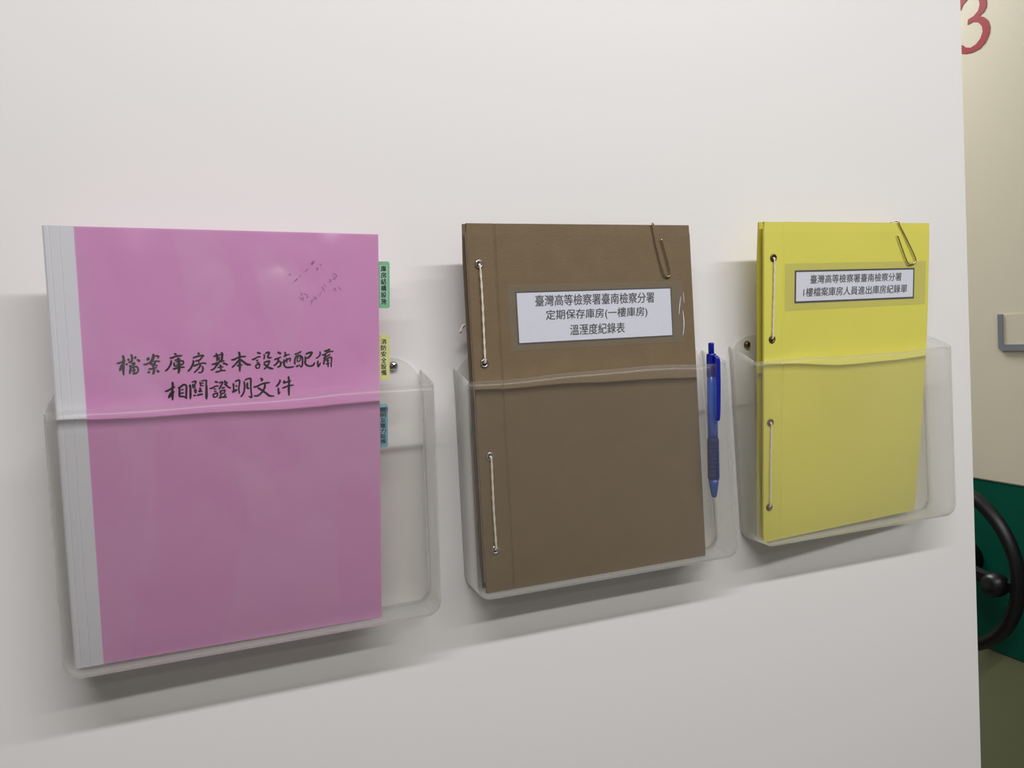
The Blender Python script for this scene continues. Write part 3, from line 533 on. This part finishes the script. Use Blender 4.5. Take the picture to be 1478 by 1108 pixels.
for j in range(nv):
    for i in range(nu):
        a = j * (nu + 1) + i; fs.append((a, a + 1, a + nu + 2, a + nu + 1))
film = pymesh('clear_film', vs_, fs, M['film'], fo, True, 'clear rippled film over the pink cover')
v, f = brush(S1, TITLE, 0.12, 1.45); pymesh('handwritten_title', v, f, M['ink'], fo, False, 'black brush-pen writing')
v, f = brush(S1, [(0.5, s) for s in PENCIL], 0.12, 1.0); pymesh('pencil_note', v, f, M['pencil'], fo, False, 'faint slanted pencil notes')
def index_tab(v0, v1, uo, d, mo, mi, body, label):
    n = 5; poly = [(216, v0), (uo - 2, v0)]
    for i in range(n + 1):
        a = math.radians(-90 + 90 * i / n); poly.append((uo - 1.8 + 1.8 * math.cos(a), v0 + 1.8 + 1.8 * math.sin(a)))
    for i in range(n + 1):
        a = math.radians(90 * i / n); poly.append((uo - 1.8 + 1.8 * math.cos(a), v1 - 1.8 + 1.8 * math.sin(a)))
    poly.append((216, v1)); n = len(poly)
    vs_ = [S1.at(u, vv, d) for u, vv in poly] + [S1.at(u, vv, d - 0.35) for u, vv in poly]
    fs = [tuple(range(n)), tuple(range(n, 2 * n))] + [(i, (i + 1) % n, (i + 1) % n + n, i + n) for i in range(n)]
    tb = pymesh('index_tab', vs_, fs, M[mo], fo, False, label)
    q = [(225.3, v0 + 3), (uo - 2.0, v0 + 3), (uo - 2.0, v1 - 3), (225.3, v1 - 3)]
    pymesh('tab_label', [S1.at(a, b, d + 0.05) for a, b in q] + [S1.at(a, b, d + 0.005) for a, b in q], [(0, 1, 2, 3), (0, 1, 5, 4), (1, 2, 6, 5), (2, 3, 7, 6), (3, 0, 4, 7)], M[mi], tb, False, 'paler printed label')
    tv, tf = [], []; k = len(body); h = (v1 - v0 - 6.0) / k
    uc = (225.3 + uo - 2.0) / 2
    for i, ch in enumerate(body):
        print_line(S1, ch, uc - 2.1, uc + 2.1, v0 + 3.0 + h * (i + 0.5), min(h * 0.9, 5.2), d + 0.09, tv, tf, bold=0.25)
    pymesh('tab_print', tv, tf, M['ink'], tb, False, 'dark vertical printing')
index_tab(20.8, 57.4, 233.0, -2.2, 'tab_green', 'tab_green_in', '庫房結構設施', 'green index tab')
index_tab(78.4, 114.0, 232.7, -3.4, 'tab_yellow', 'tab_yellow_in', '消防安全設備', 'pale yellow index tab')
index_tab(133.9, 169.3, 231.2, -4.6, 'tab_blue', 'tab_blue_in', '照明及電力設備', 'blue index tab')

# ------------------------------------------------------------------ cord-bound binders
def binder(S, root, mc, me_, th, groove, eyes, strip, raised, back_du, eyelet_mat, page_in=2.2, nu=14):
    """front and back boards round a block of pages, laced through four eyelets"""
    W_, H_ = S.w, S.h
    def front(u, v):
        g = groove(v); d = 0.0
        d -= 0.9 * math.exp(-((u - g) / 0.9) ** 2)
        d += raised * (1 / (1 + math.exp((u - g) / 0.6)))
        for e in (u, W_ - u, v, H_ - v):
            if e < 1.0: d -= 0.25 * (1 - e)
        return d
    g0 = groove(0); front.us = [0.4, 1.0, W_ - 0.4, W_ - 1.0] + [g0 + x for x in (-4.5, -3, -2, -1.3, -.6, 0, .6, 1.3, 2, 3, 4.5)]
    slab('front_cover', S, 0, W_, 0, H_, -2.2, 0.0, mc, root, nu, 34, front=front, corner=1.2, smooth=False)
    slab('back_cover', S, back_du, W_, -1.0, H_ - 0.5, -th - 2.0, -th, me_, root, 6, 10, corner=1.2)
    slab('pages', S, page_in, W_ - 5, 8.0, H_ - 6, -th + 0.3, -4.6, M['paper'], root, 4, 8, 'white pages between the boards')
    ey = []
    for u, v in eyes:
        c = S.at(u, v, raised + 0.1)
        e = lathe('eyelet', [(0.0018, -0.0004), (0.0021, 0.0006), (0.0028, 0.0011), (0.0036, 0.0007), (0.0038, 0.0)], c, S.n, M[eyelet_mat], root, 20, 'metal eyelet')
        lathe('eyelet_hole', [(0.0, 0.0002), (0.0021, 0.00025), (0.0022, 0.0)], c + S.n * 0.0001, S.n, M['hole'], e, 14, 'dark hole')
        ey.append((u, v))
    for a, b in ((0, 1), (2, 3)):
        (u0, v0), (u1, v1) = ey[a], ey[b]; pts = []
        pts.append(S.at(u0 - 0.1, v0 - 0.2, raised - 1.0)); pts.append(S.at(u0 + 0.1, v0 + 0.3, raised + 1.0))
        n = 60
        for i in range(n + 1):
            t = i / n; pts.append(S.at(u0 + (u1 - u0) * t + 0.5 + 0.25 * math.sin(t * 5 + a), v0 + 1.6 + (v1 - v0 - 3.2) * t, raised + 1.15))
        pts.append(S.at(u1 + 0.1, v1 - 0.3, raised + 1.0)); pts.append(S.at(u1 - 0.1, v1 + 0.2, raised - 1.0))
        tube('lacing_cord', pts, 0.00092, M['cord'], root, 8, 'white twisted cord', twist=0.9, lobes=2, amp=0.22)

def paper_label(S, root, q, border, raised=0.0):
    """q: four (u, v) corners"""
    def quad(ins, d0, d1, name, m, parent, label=None):
        cu = sum(a for a, b in q) / 4; cv = sum(b for a, b in q) / 4
        p = [(a + (ins if a < cu else -ins), b + (ins if b < cv else -ins)) for a, b in q]
        N = 8; vs_ = []
        for d in (d1, d0):
            for j in (0, 1, 2):
                for i in range(N + 1):
                    s, t = i / N, j / 2
                    u = (p[0][0] * (1 - s) + p[1][0] * s) * (1 - t) + (p[3][0] * (1 - s) + p[2][0] * s) * t
                    v = (p[0][1] * (1 - s) + p[1][1] * s) * (1 - t) + (p[3][1] * (1 - s) + p[2][1] * s) * t
                    vs_.append(S.at(u, v, d))
        fs = []; n = 3 * (N + 1)
        for j in range(2):
            for i in range(N):
                a = j * (N + 1) + i
                fs.append((a, a + 1, a + N + 2, a + N + 1)); fs.append((a + n, a + 1 + n, a + N + 2 + n, a + N + 1 + n))
        rim = [i for i in range(N + 1)] + [N + (N + 1), N + 2 * (N + 1)] + [i + 2 * (N + 1) for i in range(N - 1, -1, -1)] + [N + 1]
        for a, b in zip(rim, rim[1:] + rim[:1]): fs.append((a, b, b + n, a + n))
        return pymesh(name, vs_, fs, m, parent, False, label)
    l = quad(0, 0.08, 0.22, 'paper_label', M['label_dark'], root, 'white printed label with a thin dark border')
    quad(border, 0.22, 0.26, 'label_face', M['label'], l, 'white label paper')
    return l, quad

# brown
S2 = Sheet([(181.1, -43.0, 98.5), (395.6, -37.0, 96.5), (404.7, -25.0, -215.4), (183.8, -27.0, -213.6)], 216.5, 309.1)
bb = thing('cord_binder', 'brown cloth binder laced with white cord, white label of three lines', 'binder', W(290, -24, -214), 'cord-laced document binders')
binder(S2, bb, M['brown'], M['brown_edge'], 10.5, lambda v: 24.6, [(9.55, 32.8), (9.65, 113.8), (9.9, 191.8), (9.85, 272.5)], 24.6, 0.35, -0.5, 'steel')
lab, quad = paper_label(S2, bb, [(40.5, 55.9), (193.4, 55.3), (193.3, 99.5), (40.6, 99.7)], 1.1)
tv, tf = [], []
print_line(S2, '臺灣高等檢察署臺南檢察分署', 58.2, 175.0, 63.8, 9.4, 0.3, tv, tf, shear=0.05, bold=0.26)
print_line(S2, '定期保存庫房(一樓庫房)', 67.4, 167.0, 76.6, 9.6, 0.3, tv, tf, shear=0.05, bold=0.26)
print_line(S2, '溫溼度紀錄表', 89.5, 143.2, 89.5, 9.2, 0.3, tv, tf, shear=0.05, bold=0.26)
pymesh('label_print', tv, tf, M['print'], lab, False, 'black printed characters')
q = [(33.7, 50.0), (205.2, 50.5), (205.1, 105.0), (33.6, 105.1)]
slab('clear_tape', S2, 33.7, 205.1, 50.2, 105.0, 0.32, 0.38, M['tape'], bb, 10, 4, 'clear tape over the label')
v, f = brush(S2, [(0.5, [(203, 64), (201.5, 72), (200.2, 80)]), (0.6, [(204.6, 77), (205.2, 88), (203.5, 99)]), (0.35, [(206, 60), (206.4, 70)])], 0.42)
pymesh('tape_crease', v, f, M['label'], bb, False, 'pale crease at the tape end')
# knot of the cord showing at the back edge
kp = [W(183.3 + 3.0 * math.cos(t * 0.9) - 2.0, -16.0 + 1.5 * math.sin(t * 1.7), 13.7 + 3.2 * math.sin(t * 1.3)) for t in [i * 0.22 for i in range(34)]]
tube('cord_knot', kp, 0.0009, M['cord'], bb, 8, 'white cord knot at the back', twist=0.9, lobes=2, amp=0.2)

# yellow
S3 = Sheet([(473.3, -43.0, 98.3), (683.2, -38.0, 96.7), (673.0, -17.0, -206.9), (469.3, -27.0, -210.9)], 208.1, 305.2, bend=4.0)
yb_ = thing('cord_binder', 'yellow cloth binder laced with cream cord, white label of two lines', 'binder', W(570, -20, -209), 'cord-laced document binders')
binder(S3, yb_, M['yellow'], M['yellow_edge'], 7.5, lambda v: 24.2 - 3.5 * v / 305, [(10.3, 33.2), (9.15, 109.2), (7.6, 188.6), (6.7, 270.9)], 24, 0.3, -1.0, 'brass', 9.0)
lab, quad = paper_label(S3, yb_, [(36.0, 45.3), (188.3, 45.6), (188.5, 77.0), (35.9, 76.5)], 1.8)
tv, tf = [], []
print_line(S3, '臺灣高等檢察署臺南檢察分署', 54.6, 170.8, 54.2, 8.3, 0.3, tv, tf, shear=0.05, bold=0.28)
print_line(S3, '1樓檔案庫房人員進出庫房紀錄單', 46.3, 178.7, 66.4, 8.5, 0.3, tv, tf, shear=0.05, bold=0.28)
pymesh('label_print', tv, tf, M['print'], lab, False, 'black printed characters')
slab('clear_tape', S3, 24.2, 203.5, 38.6, 83.4, 0.32, 0.38, M['tape'], yb_, 10, 4, 'clear tape over the label')

# ------------------------------------------------------------------ paper clips
def clip(S, label, path, over, back_len, r=0.0006):
    """path: (u, v) of the wire lying on the front board, starting at the top edge; then over the edge and down the back"""
    fr = [S.at(u, v, 1.0 + (0.5 if i > 2 else 0)) for i, (u, v) in enumerate(path)]
    u0 = path[0][0]
    bk = [S.at(over + 2.0, back_len, -2.9), S.at(over + 1.2, 6, -2.9), S.at(over + 0.5, -0.2, -2.6), S.at((over + u0) / 2, -1.7, -0.8)]
    pts = catmull(bk + fr, 6)
    o = tube('paper_clip', pts, r, M['wire'], None, 8)
    # put the origin at the clip
    c = sum((v.co for v in o.data.vertices), Vector()) / len(o.data.vertices)
    o.data.transform(Matrix.Translation(-c)); o.location = c
    return tag(o, label, 'paper clip', 'opened wire paper clips on the binders')
clip(S2, 'bent wire paper clip on the top edge of the brown binder', [(176.2, -0.6), (176.4, 2.5), (179.3, 19.2), (184.4, 40.0), (187.0, 44.9), (190.5, 45.7), (192.4, 42.6), (189.0, 27.4), (184.8, 12.3)], 179.5, 14)
clip(S3, 'bent wire paper clip on the top edge of the yellow binder', [(164.6, -0.8), (165.8, 2.0), (172.1, 11.0), (180.7, 24.4), (188.0, 36.6), (186.8, 40.3), (181.2, 41.8), (176.9, 39.6), (169.3, 25.4), (162.8, 12.1)], 157.5, 12)

# ------------------------------------------------------------------ blue click pen clipped over the pocket's front edge
pen = thing('ballpoint_pen', 'translucent blue click pen clipped to the front edge of the middle pocket', 'pen', W(409.6, -36, -156.6))
top = W(413.6, -36.2, -11.6); tip = W(409.4, -36.0, -156.8)
ax = (tip - top).normalized()
L = (tip - top).length
lathe('click_button', [(0.0, 0), (0.0024, 0.0003), (0.0027, 0.001), (0.0027, 0.0125)], top, ax, M['pen_blue'], pen, 20, 'dark blue click button')
lathe('cap_sleeve', [(0.0030, 0.0102), (0.0043, 0.0106), (0.0046, 0.0118), (0.0048, 0.024), (0.0048, 0.032), (0.0045, 0.0322)], top, ax, M['pen_blue'], pen, 24, 'dark blue sleeve at the top')
lathe('barrel', [(0.0044, 0.0318), (0.0046, 0.032), (0.0047, 0.06), (0.0047, 0.0895)], top, ax, M['pen_barrel'], pen, 24, 'brighter blue barrel')
gp = [(0.0047, 0.0893), (0.0052, 0.0897)]
for i in range(9):
    h = 0.0925 + i * 0.0038; gp += [(0.0054, h), (0.0054, h + 0.003), (0.00528, h + 0.0032), (0.00528, h + 0.0036)]
gp += [(0.0053, 0.1275), (0.0048, 0.1282)]
lathe('grip', gp, top, ax, M['pen_grip'], pen, 24, 'dark ribbed grip')
lathe('nose_cone', [(0.0048, 0.128), (0.0042, 0.134), (0.0031, 0.141), (0.0024, L - 0.001), (0.0016, L), (0.0, L)], top, ax, M['pen_nose'], pen, 24)
vs_, fs = [], []
cp = [(0, -4.0, 11.8, 2.0), (0, -7.2, 12.4, 2.4), (0, -9.8, 14.5, 2.5), (0, -10.8, 19, 2.5), (0, -10.9, 40, 2.3), (0, -10.1, 62, 2.1), (0, -9.3, 70, 2.0), (0, -8.9, 72.5, 1.5)]
for k, (dx, dy, h, hw) in enumerate(cp):
    c = top + ax * (h * MM) + Vector((0, dy * MM, 0))
    tk = 0.0009 if k else 0.0012
    vs_ += [c + Vector((-hw * MM, tk, 0)), c + Vector((hw * MM, tk, 0)), c + Vector((hw * MM * 0.75, -tk, 0)), c + Vector((-hw * MM * 0.75, -tk, 0))]
for k in range(len(cp) - 1):
    for i in range(4): fs.append((k * 4 + i, k * 4 + (i + 1) % 4, k * 4 + 4 + (i + 1) % 4, k * 4 + 4 + i))
fs += [(0, 1, 2, 3), tuple(range(len(cp) * 4 - 4, len(cp) * 4))]
cl = pymesh('pocket_clip', vs_, fs, M['pen_blue'], pen, False, 'dark blue clip')
bv = cl.modifiers.new('soften', 'BEVEL'); bv.width = 0.0004; bv.segments = 2

# ------------------------------------------------------------------ ceiling lamps over the camera's side of the room
for loc, lx, ly, lb in (((0.48, -1.06), 2.4, 0.16, 'white tube lamp housing on the ceiling close in front of the partition'), ((0.2, -2.6), 1.25, 0.18, 'white tube lamp housing on the ceiling further back in the room'), ((1.0, 1.3), 0.34, 1.2, 'white tube lamp housing on the ceiling over the aisle beyond the partition')):
    o = box('ceiling_lamp', (-lx / 2, -ly / 2, 0), (lx / 2, ly / 2, 0.06), M['ceiling'], None, 0.006)
    o.location = (loc[0], loc[1], 2.49)
    tag(o, lb, 'lamp')
